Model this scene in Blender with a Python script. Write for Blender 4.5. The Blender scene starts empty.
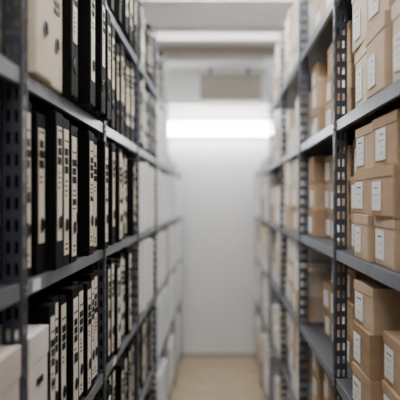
import bpy, math, random
from mathutils import Matrix, Vector
random.seed(11)
R = random.uniform
CH = 1.75      # camera height
A = 0.40       # half aisle
F = 675.0

# ---------------------------------------------------------------- materials
def mat(name, col, rough=0.7, metal=0.0, var=0.0, scale=8.0, stretch=(1,1,1), bump=0.0, emit=None, es=0.0, spec=None):
    m = bpy.data.materials.new(name); m.use_nodes = True
    nt = m.node_tree; b = nt.nodes['Principled BSDF']
    b.inputs['Base Color'].default_value = (*col, 1)
    b.inputs['Roughness'].default_value = rough
    b.inputs['Metallic'].default_value = metal
    if spec is not None: b.inputs['Specular IOR Level'].default_value = spec
    if emit:
        b.inputs['Emission Color'].default_value = (*emit, 1)
        b.inputs['Emission Strength'].default_value = es
    if var > 0 or bump > 0:
        tc = nt.nodes.new('ShaderNodeTexCoord'); mp = nt.nodes.new('ShaderNodeMapping')
        mp.inputs['Scale'].default_value = stretch
        n = nt.nodes.new('ShaderNodeTexNoise'); n.inputs['Scale'].default_value = scale
        n.inputs['Detail'].default_value = 6
        nt.links.new(tc.outputs['Object'], mp.inputs['Vector'])
        nt.links.new(mp.outputs['Vector'], n.inputs['Vector'])
        r = nt.nodes.new('ShaderNodeValToRGB')
        r.color_ramp.elements[0].position = 0.3; r.color_ramp.elements[1].position = 0.7
        r.color_ramp.elements[0].color = (*[max(0, c*(1-var)) for c in col], 1)
        r.color_ramp.elements[1].color = (*[min(1, c*(1+var)) for c in col], 1)
        nt.links.new(n.outputs['Fac'], r.inputs['Fac'])
        nt.links.new(r.outputs['Color'], b.inputs['Base Color'])
        if bump > 0:
            bp = nt.nodes.new('ShaderNodeBump'); bp.inputs['Strength'].default_value = bump
            bp.inputs['Distance'].default_value = 0.002
            nt.links.new(n.outputs['Fac'], bp.inputs['Height'])
            nt.links.new(bp.outputs['Normal'], b.inputs['Normal'])
    return m

M = {}
M['metal'] = mat('galvanised_steel', (0.22,0.255,0.305), 0.38, 0.45, 0.12, 14)
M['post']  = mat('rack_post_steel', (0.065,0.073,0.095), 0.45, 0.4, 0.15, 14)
M['postf'] = mat('rack_post_steel_pale', (0.30,0.33,0.38), 0.45, 0.3, 0.15, 14)  # lighter copy of the post steel; brightness of the far bays painted in
M['back']  = mat('rack_back_panel', (0.004,0.004,0.005), 0.8, spec=.1)  # near black: paints the deep shade behind the shelf contents
M['deck']  = mat('shelf_deck_steel', (0.07,0.078,0.092), 0.5, 0.4)  # steel darkened so the colour carries the deep shadow between boxes
M['black'] = mat('binder_black_board', (0.0025,0.0025,0.003), 0.7, 0, 0.2, 60, spec=.12)
M['cream'] = mat('binder_cream_label', (0.82,0.73,0.60), 0.7, 0, 0.05, 12)
M['cream2']= mat('binder_white_label', (0.90,0.85,0.76), 0.7, 0, 0.04, 12)
M['ink']   = mat('black_ink', (0.003,0.003,0.003), 0.7, spec=.15)  # print, and the painted dark inside finger holes
M['grey']  = mat('grey_print', (0.10,0.095,0.09), 0.7)
M['ring']  = mat('finger_ring_metal', (0.4,0.4,0.4), 0.3, 0.9)
M['k1'] = mat('kraft_board_a', (0.36,0.235,0.135), 0.85, 0, 0.08, 10, (1,1,4), 0.15)
M['k2'] = mat('kraft_board_b', (0.48,0.335,0.21), 0.85, 0, 0.08, 10, (1,1,4), 0.15)
M['k3'] = mat('kraft_board_c', (0.60,0.45,0.315), 0.85, 0, 0.06, 10, (1,1,4), 0.15)
M['w1'] = mat('grey_white_board', (0.82,0.80,0.77), 0.85, 0, 0.05, 10, (1,1,3), 0.1)
M['w2'] = mat('bluish_white_board', (0.80,0.84,0.88), 0.85, 0, 0.05, 10, (1,1,3), 0.1)
M['w3'] = mat('cream_white_board', (0.74,0.64,0.51), 0.85, 0, 0.05, 10, (1,1,3), 0.1)
M['pink'] = mat('pinkish_board', (0.70,0.62,0.58), 0.85, 0, 0.05, 10, (1,1,3), 0.1)
M['label'] = mat('paper_label', (0.93,0.94,0.95), 0.8)
M['wall'] = mat('painted_wall', (0.87,0.88,0.895), 0.9, 0, 0.02, 3, (1,1,1), 0.1)
M['ceil'] = mat('ceiling_paint', (0.78,0.77,0.75), 0.9, 0, 0.03, 3)
M['beam'] = mat('beam_paint', (0.36,0.33,0.29), 0.9, 0, 0.05, 5)
M['floor']= mat('tan_linoleum', (0.56,0.435,0.295), 0.5, 0, 0.12, 5, (1,1,1), 0.05)
M['base'] = mat('baseboard_paint', (0.46,0.43,0.39), 0.6)
M['house']= mat('fixture_enamel', (0.85,0.85,0.85), 0.4)
M['tube'] = mat('lamp_diffuser', (0.9,0.9,0.9), 0.4, emit=(1.0,0.985,0.965), es=80)
M['tube4'] = mat('weak_lamp_diffuser', (0.9,0.9,0.9), 0.4, emit=(1.0,0.985,0.965), es=30)
M['tube3'] = mat('dim_lamp_diffuser', (0.9,0.9,0.9), 0.4, emit=(1.0,0.98,0.95), es=1.6)
M['tube2'] = mat('wall_lamp_diffuser', (0.9,0.9,0.9), 0.4, emit=(1.0,0.99,0.98), es=30)

# ---------------------------------------------------------------- builder
class B:
    def __init__(s): s.v=[]; s.f=[]; s.m=[]; s.mats=[]; s.T=None
    def mi(s,k):
        if k not in s.mats: s.mats.append(k)
        return s.mats.index(k)
    def _add(s, vs, fs, k):
        o=len(s.v)
        if s.T is not None: vs=[tuple(s.T@Vector(p)) for p in vs]
        s.v+=vs; i=s.mi(k)
        for f in fs: s.f.append(tuple(o+q for q in f)); s.m.append(i)
    def box(s,x0,x1,y0,y1,z0,z1,k):
        if x0>x1: x0,x1=x1,x0
        if y0>y1: y0,y1=y1,y0
        if z0>z1: z0,z1=z1,z0
        s._add([(x0,y0,z0),(x1,y0,z0),(x1,y1,z0),(x0,y1,z0),(x0,y0,z1),(x1,y0,z1),(x1,y1,z1),(x0,y1,z1)],
               [(0,3,2,1),(4,5,6,7),(0,1,5,4),(1,2,6,5),(2,3,7,6),(3,0,4,7)],k)
    def cylx(s,x0,x1,y,z,r,k,n=16):      # cylinder with axis x
        if x0>x1: x0,x1=x1,x0
        vs=[]
        for i in range(n):
            a=2*math.pi*i/n; vs.append((x0,y+r*math.cos(a),z+r*math.sin(a)))
        for i in range(n):
            a=2*math.pi*i/n; vs.append((x1,y+r*math.cos(a),z+r*math.sin(a)))
        fs=[(i,(i+1)%n,n+(i+1)%n,n+i) for i in range(n)]
        fs=[tuple(f) for f in fs]+[tuple(range(n-1,-1,-1)),tuple(range(n,2*n))]
        s._add(vs,fs,k)
    def make(s,name,parent=None,bevel=0.0):
        me=bpy.data.meshes.new(name); me.from_pydata(s.v,[],s.f)
        for k in s.mats: me.materials.append(M[k])
        me.polygons.foreach_set('material_index',s.m); me.update()
        ob=bpy.data.objects.new(name,me); bpy.context.collection.objects.link(ob)
        if parent: ob.parent=parent
        if bevel>0:
            md=ob.modifiers.new('bevel','BEVEL'); md.width=bevel; md.segments=2; md.limit_method='ANGLE'
        return ob

# ---------------------------------------------------------------- room
Y0,Y1=-2.3,7.5; XW=1.0; ZC=3.2
def room(name,*a):
    b=B(); b.box(*a); return b.make(name)
room('floor',-XW-.1,XW+.1,Y0-.1,Y1+.1,-0.1,0,'floor')
room('ceiling',-XW-.1,XW+.1,Y0-.1,Y1+.1,ZC,ZC+.1,'ceil')
room('wall_back',-XW,XW,Y1,Y1+.1,0,ZC,'wall')
room('wall_front',-XW,XW,Y0-.1,Y0,0,ZC,'wall')
room('wall_left',-XW-.1,-XW,Y0-.1,Y1+.1,0,ZC,'wall')
room('wall_right',XW,XW+.1,Y0-.1,Y1+.1,0,ZC,'wall')
room('baseboard_back',-XW,XW,Y1-.012,Y1,0,0.05,'base')

# ceiling beams, duct, trunking
b=B(); b.box(-XW,XW,6.35,6.6,ZC-.14,ZC,'beam'); b.box(-XW,XW,6.34,6.61,ZC-.155,ZC-.14,'ceil'); b.make('ceiling_beam')
b=B(); b.box(-XW,XW,4.75,4.88,ZC-.05,ZC,'ceil'); b.make('ceiling_beam')
b=B(); b.box(-0.18,0.44,6.85,7.30,ZC-.44,ZC-.17,'beam')
b.box(-0.19,0.45,6.84,6.86,ZC-.45,ZC-.435,'ceil'); b.box(-.1,-.06,7.1,7.2,ZC-.17,ZC,'metal'); b.box(.3,.34,7.1,7.2,ZC-.17,ZC,'metal')
b.make('ventilation_duct',bevel=.004)
b=B(); b.box(-.95,-.03,7.38,7.5,CH+1.04,CH+1.13,'house'); b.box(0.01,.95,7.38,7.5,CH+1.04,CH+1.13,'house')
b.box(-.03,.01,7.40,7.5,CH+1.05,CH+1.12,'beam')
for x in (-.7,.6): b.box(x-.012,x+.012,7.375,7.5,CH+1.035,CH+1.135,'beam')
b.make('trim_1',bevel=.004)  # this is the wall trunking, in two white lengths

def fixture(y,z,w,tk='tube',name='fluorescent_light'):
    b=B()
    b.box(-w,w,y-.06,y+.06,z-.035,z,'house')
    b.box(-w+.02,w-.02,y-.05,y+.05,z-.075,z-.035,tk)
    b.box(-w,-w+.02,y-.055,y+.055,z-.08,z-.035,'house'); b.box(w-.02,w,y-.055,y+.055,z-.08,z-.035,'house')
    return b.make(name,bevel=.003)
fixture(-1.3,ZC,.6,'tube4'); fixture(0.4,ZC,.6,'tube4')
for y in (2.3,4.2): fixture(y,ZC,.6)
fixture(5.75,ZC,.6,'tube3')
b=B()
b.box(-.62,.62,7.44,7.5,CH+.70,CH+.86,'house'); b.box(-.6,.6,7.36,7.44,CH+.705,CH+.855,'tube2')
b.box(-.62,-.6,7.355,7.44,CH+.70,CH+.86,'house'); b.box(.6,.62,7.355,7.44,CH+.70,CH+.86,'house')
b.make('wall_light',bevel=.004)

# ---------------------------------------------------------------- racks
LV=[CH-1.60,CH-1.05,CH-.61,CH-.17,CH+.27,CH+.71]
DEP=0.46
def rack(s,posts):
    b=B(); X=lambda w: s*(A+w)
    n=len(posts)
    for i,y in enumerate(posts):
        short = y>5.6
        top = CH+.33 if short else CH+1.12
        pm = 'post' if y<4.5 else 'postf'  # far posts take the brightened copy
        for front in (True,False):
            w0=0 if front else DEP
            sg=1 if front else -1
            t=.0025
            W=.042
            for a0,a1 in ((0,.008),(.017,.025),(.034,W)):
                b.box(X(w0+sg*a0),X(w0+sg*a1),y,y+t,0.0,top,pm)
            z=0.0
            while z<top:
                b.box(X(w0+sg*.001),X(w0+sg*(W-.001)),y+.0003,y+t-.0003,z,min(z+.02,top),pm); z+=.045
            if front:
                for a0,a1 in ((t,.012),(.026,.038)):
                    b.box(X(0),X(t),y+a0,y+a1,0,top,pm)
                z=.01
                while z<top:
                    b.box(X(.0003),X(t-.0003),y+.003,y+.037,z,min(z+.022,top),pm); z+=.045
            else:
                b.box(X(w0),X(w0-t),y+t,y+.038,0,top,pm)
            b.box(X(w0-.003*sg),X(w0+sg*.045),y-.003,y+.042,0,.006,'metal')
    for i in range(n-1):
        y0=posts[i]+.004; y1=posts[i+1]-.002
        short = posts[i]>5.3
        for z in LV:
            if short and z>CH+.3: continue
            b.box(X(.006),X(DEP-.004),y0,y1,z-.004,z-.0005,'deck')
            b.box(X(.004),X(.006),y0,y1,z-.034,z,'metal')
            b.box(X(.006),X(.018),y0,y1,z-.034,z-.032,'metal')
            b.box(X(DEP-.006),X(DEP-.004),y0,y1,z-.034,z-.004,'metal')
            for yy in (y0+.018,):
                for zz in (z-.011,z-.026): b.cylx(X(.0),X(-.004),yy,zz,.005,'ring',8)
        top = CH+.30 if short else CH+1.10
        b.box(X(DEP+.001),X(DEP+.004),y0,y1,.05,top,'back')  # added dark sheet standing in for shade at the rear
    ob=b.make('metal_shelving_rack')
    return ob
PL=[-.62+i for i in range(9)]
PR=[-.69+i for i in range(9)]
rack(-1,PL); rack(1,PR)
b=B(); b.box(-A-.0035,-A-.0015,1.47,1.53,CH-.17-.03,CH-.17-.006,'label'); b.make('shelf_tag')
b=B(); b.box(-A-.0035,-A-.0015,2.6,2.66,CH-.61-.03,CH-.61-.006,'label'); b.make('shelf_tag')

# ---------------------------------------------------------------- contents
def binder(b,s,y,z,wd,h,d,inset,lab='cream',lean=0.0,detail=2,style='full'):
    X=lambda w: s*(A+inset+w)
    y1=y+wd
    b.box(X(0.003),X(d),y,y1,z,z+h,'black')
    b.box(X(.0),X(.003),y+.002,y1-.002,z+.002,z+h-.002,'black')
    if style=='full':   m=.0125; top=z+h-R(.014,.03); bot=z+R(.014,.03)
    elif style=='part': m=.015; top=z+h-.035; bot=z+.07
    else:               m=.018; top=z+h-.05; bot=z+h*.38
    b.box(X(-.0012),X(.0),y+m,y1-m,bot,top,lab)
    H=top-bot; c=(y+y1)/2; hw=(wd-2*m)/2
    if style=='full':
        zt=top-.17*H+R(-.008,.008)
    else: zt=top-.10*H
    for k in range(3):
        a=R(.75,.95)*hw
        b.box(X(-.0018),X(-.0012),c-a,c+a*R(.7,1),zt-k*.023-.019,zt-k*.023,'ink')
    b.box(X(-.0018),X(-.0012),c-hw*.8,c+hw*.8,zt+.016,zt+.021,'grey')
    zl=zt-.082
    for k in range(random.choice((2,4,5))):
        b.box(X(-.0018),X(-.0012),c-hw*.7,c+hw*R(-.1,.7),zl-k*.012-.005,zl-k*.012,'grey')
    zr=(bot+H*.24) if style=='full' else (bot+H*.16 if style=='part' else z+h*.22)
    b.cylx(X(-.003),X(-.0002),c,zr,min(.018,hw*.88),'ring')
    b.cylx(X(-.0036),X(-.003),c,zr,min(.0168,hw*.82),'ink')  # black disc paints the shade inside the finger hole
    if style=='full':
        if random.random()<.6: b.box(X(-.0018),X(-.0012),c-hw*.8,c+hw*.8,zr+.06,zr+R(.07,.095),'ink')
        for k in range(2):
            b.box(X(-.0018),X(-.0012),c-hw*.5,c+hw*R(0,.5),bot+.03-k*.012-.005,bot+.03-k*.012,'ink')

def binder_row(s,y0,y1,z,lab='cream',inset=.012,h=(.355,.388),wd=(.062,.084),detail=1,styles=('full',),jit=.03,gap=.012,alt=None,bv=0):
    b=B(); y=y0
    while True:
        w=R(*wd)
        if y+w>y1: break
        L=lab if (alt is None or random.random()>.35) else alt
        binder(b,s,y,z+.001,w,R(*h),.30,inset+R(0,jit),L,0,detail,random.choice(styles))
        y+=w+R(.001,gap)
    return b.make('binder_row',bevel=bv)

def abox(b,s,y,z,wd,h,d,inset,k,lab=True,labside=1,rot=0.0,hole=False):
    """archive carton: body, overlapping lid flap, printed label"""
    X=lambda w: s*(A+inset+w)
    if rot:
        cx=s*(A+inset+d/2); cy=y+wd/2
        b.T=Matrix.Translation((cx,cy,0))@Matrix.Rotation(rot,4,'Z')@Matrix.Translation((-cx,-cy,0))
    b.box(X(.002),X(d),y,y+wd,z,z+h-.003,k)
    b.box(X(-.001),X(d+.002 if not rot else d),y-.0015,y+wd+.0015,z+h*.80,z+h,k)
    b.box(X(.0005),X(.002),y+.006,y+wd-.006,z+.004,z+h*.80-.002,k)
    if lab:
        lw=min(.10,wd*.52)*R(.85,1); lh=min(.095,h*.66)*R(.85,1)
        ly=y+wd-lw-wd*R(.06,.16) if labside>0 else y+wd*.10
        lz=z+h*.13
        b.box(X(-.0024),X(-.001),ly,ly+lw,lz,lz+lh,'label')
        b.box(X(-.001),X(.0005),ly+.002,ly+lw-.002,lz+.002,lz+lh-.002,'label')
        n=max(3,int(lh/.02))
        for i in range(n):
            zz=lz+lh-.014-i*(lh-.016)/n
            if zz-.003<lz: break
            b.box(X(-.0029),X(-.0024),ly+lw*R(.15,.35),ly+lw*R(.45,.8),zz-(.004 if i==0 else .0014),zz,'grey')
    if hole:
        b.cylx(X(-.003),X(-.001),y+wd/2,z+h*.30,.019,'ring'); b.cylx(X(-.0036),X(-.003),y+wd/2,z+h*.30,.016,'ink')  # hole drawn as a ring with its inner shade painted black
        for q in range(3): b.box(X(-.0018),X(-.001),y+wd*.3,y+wd*R(.6,.75),z+h*.62-q*.02,z+h*.62-q*.02+.012,'grey')
    b.T=None

def box_stack(s,y0,y1,z,layers,h,ks,wd=(.19,.26),d=.34,inset=.02,jit=.03,name='archive_box_stack',bv=.0025,lab=.85,maxh=.40,rot=.03):
    b=B(); y=y0
    while True:
        w=R(*wd)
        if y+w>y1: break
        zz=z+.001; base=R(0,jit)
        nl=layers if random.random()<.8 else max(1,layers-1)
        for l in range(nl):
            hh=h*R(.96,1.04)
            if zz+hh>z+maxh: break
            abox(b,s,y+R(0,.004),zz,w-.006*random.random(),hh,d,inset+base+R(0,.012),random.choice(ks),random.random()<lab,1,R(-rot,rot))
            zz+=hh+.001
        y+=w+R(.008,.022)
    return b.make(name,bevel=bv)

Z=dict(a=LV[5],b=LV[4],c=LV[3],d=LV[2],e=LV[1],f=LV[0])

# ----- LEFT side
s=-1
def bay(P,i): return P[i]+.046, P[i+1]-.01
for i in (0,1):
    y0,y1=bay(PL,i)
    binder_row(s,y0,y1,Z['a']); binder_row(s,y0,y1,Z['b'],'cream2'); binder_row(s,y0,y1,Z['c'],'cream')
    binder_row(s,y0,y1-.20 if i==1 else y1,Z['d']); binder_row(s,y0,y1,Z['e']); binder_row(s,y0,y1,Z['f'])
b=B(); abox(b,s,PL[2]-.175,Z['d']+.001,.16,.315,.33,.0,'pink',False); b.make('cardboard_box',bevel=.004)
y0,y1=bay(PL,2)
binder_row(s,y0,y1,Z['a'],'cream')
b=B()
abox(b,s,y0+.004,Z['b']+.001,.15,.37,.34,-.015,'w3',False,hole=True); b.make('document_box',bevel=.004)
b=B()
abox(b,s,y0+.162,Z['b']+.001,.13,.36,.34,-.005,'w3',False,hole=True); b.make('document_box',bevel=.004)
binder_row(s,y0+.305,y1,Z['b'],'cream2',inset=-.045,jit=.045,styles=('part','short','short'),wd=(.07,.085),gap=.014,bv=.0012)
binder_row(s,y0,y1,Z['c'],'cream',inset=-.016,styles=('full','full','full','part'),h=(.365,.390),jit=.036,bv=.0012,gap=.016,wd=(.064,.084))
b=B(); abox(b,s,y0+.004,Z['d']+.001,.16,.315,.34,.0,'w1',False)
b.box(s*(A-.003),s*(A+.0),y0+.06,y0+.11,Z['d']+.20,Z['d']+.215,'ink'); b.make('cardboard_box',bevel=.004)
binder_row(s,y0+.185,y1,Z['d'],'cream2',inset=-.012,h=(.34,.375),jit=.032,bv=.0012,gap=.012)
binder_row(s,y0,y1,Z['e']); binder_row(s,y0,y1,Z['f'])
y0,y1=bay(PL,3)
binder_row(s,y0,y1,Z['a'],'cream',styles=('short','part'),inset=-.02,jit=.04,gap=.014)
binder_row(s,y0,y1,Z['b'],'cream',styles=('short','short','part'),inset=-.02,jit=.05,gap=.014)
binder_row(s,y0,y1,Z['c'],'cream',styles=('full','part'),inset=-.01,jit=.04,gap=.016)
for k in 'def': binder_row(s,y0,y1,Z[k],'cream2',styles=('full','part'),jit=.03,inset=-.005)
y0,y1=bay(PL,4)
binder_row(s,y0,y1,Z['a'],'cream2',styles=('part','full'),jit=.03)
binder_row(s,y0,y1,Z['b'],'cream2',alt='w2',inset=-.01)
for k in 'cd': box_stack(s,y0,y1,Z[k],1,.37,['w1','w2'],wd=(.09,.14),lab=.6,inset=-.01,jit=.02)
for k in 'ef': binder_row(s,y0,y1,Z[k],'cream2')
y0,y1=bay(PL,5)
binder_row(s,y0,y1,Z['a'],'cream2')
for k in 'bcdef': box_stack(s,y0,y1,Z[k],1,.37,['w1','w2','w2'],wd=(.09,.14),lab=.5,inset=-.015,jit=.015)
for i in (6,7):
    y0,y1=bay(PL,i)
    box_stack(s,y0,y1,Z['b'],1,.12,['w2','w1'],lab=.3)
    for k in 'cdef': box_stack(s,y0,y1,Z[k],1,.37,['w2','w2','w1'],wd=(.09,.16),lab=.4,inset=-.015,jit=.015)

# ----- RIGHT side
s=1
for i in (0,1):
    y0,y1=bay(PR,i)
    for k in 'abcdef': box_stack(s,y0,y1,Z[k],2,.17,['k2','k3'],wd=(.2,.27))
y0,y1=bay(PR,2)
box_stack(s,y0,y1,Z['a'],2,.17,['k3','w3'],wd=(.2,.27))
box_stack(s,y0,y1,Z['b'],2,.18,['k3','w3'],wd=(.20,.25),inset=-.01,jit=.03,lab=1)
box_stack(s,y0,y1,Z['c'],3,.125,['k2','k2','k3'],wd=(.19,.235),inset=.0,jit=.05,lab=1)
box_stack(s,y0,y1,Z['d'],3,.125,['k2','k1','k3'],wd=(.20,.25),inset=.0,jit=.05,lab=1)
for k in 'ef': box_stack(s,y0,y1,Z[k],3,.122,['k1','k2'],wd=(.2,.25))
y0,y1=bay(PR,3)
box_stack(s,y0,y1,Z['a'],2,.17,['k3','w3'],wd=(.2,.25))
box_stack(s,y0,y1,Z['b'],3,.12,['k1','k2'],wd=(.19,.25),jit=.06)
box_stack(s,y0,y1,Z['c'],3,.12,['k1','k1','k2'],wd=(.19,.24),jit=.07)
for k in 'def': box_stack(s,y0,y1,Z[k],3,.12,['k1','k2'],wd=(.19,.25),jit=.06)
for i in (4,5):
    y0,y1=bay(PR,i)
    for k in 'abcdef':
        box_stack(s,y0,y1,Z[k],random.choice((2,3)),.13,['k3','w3','w1'] if k not in 'ab' else ['w3','w1','k3'],wd=(.13,.22),jit=.03,inset=.0)
for i in (6,7):
    y0,y1=bay(PR,i)
    box_stack(s,y0,y1,Z['b'],1,.11,['w3','w1'],lab=.3)
    for k in 'cdef': box_stack(s,y0,y1,Z[k],2,.18,['w3','w1','w1','k3'],wd=(.12,.22),lab=.5,inset=-.01,jit=.015)

# ---------------------------------------------------------------- world + camera
w=bpy.data.worlds.new('world'); bpy.context.scene.world=w; w.use_nodes=True
w.node_tree.nodes['Background'].inputs[0].default_value=(.8,.85,.9,1)
w.node_tree.nodes['Background'].inputs[1].default_value=.3
cam=bpy.data.cameras.new('camera'); co=bpy.data.objects.new('camera',cam); bpy.context.collection.objects.link(co)
co.location=(0,0,CH); co.rotation_euler=(math.radians(90),0,0)
cam.sensor_width=36; cam.lens=F/400*36; cam.shift_x=-.045; cam.shift_y=0
cam.clip_start=.02
cam.dof.use_dof=True; cam.dof.focus_distance=2.0; cam.dof.aperture_fstop=2.2
bpy.context.scene.camera=co
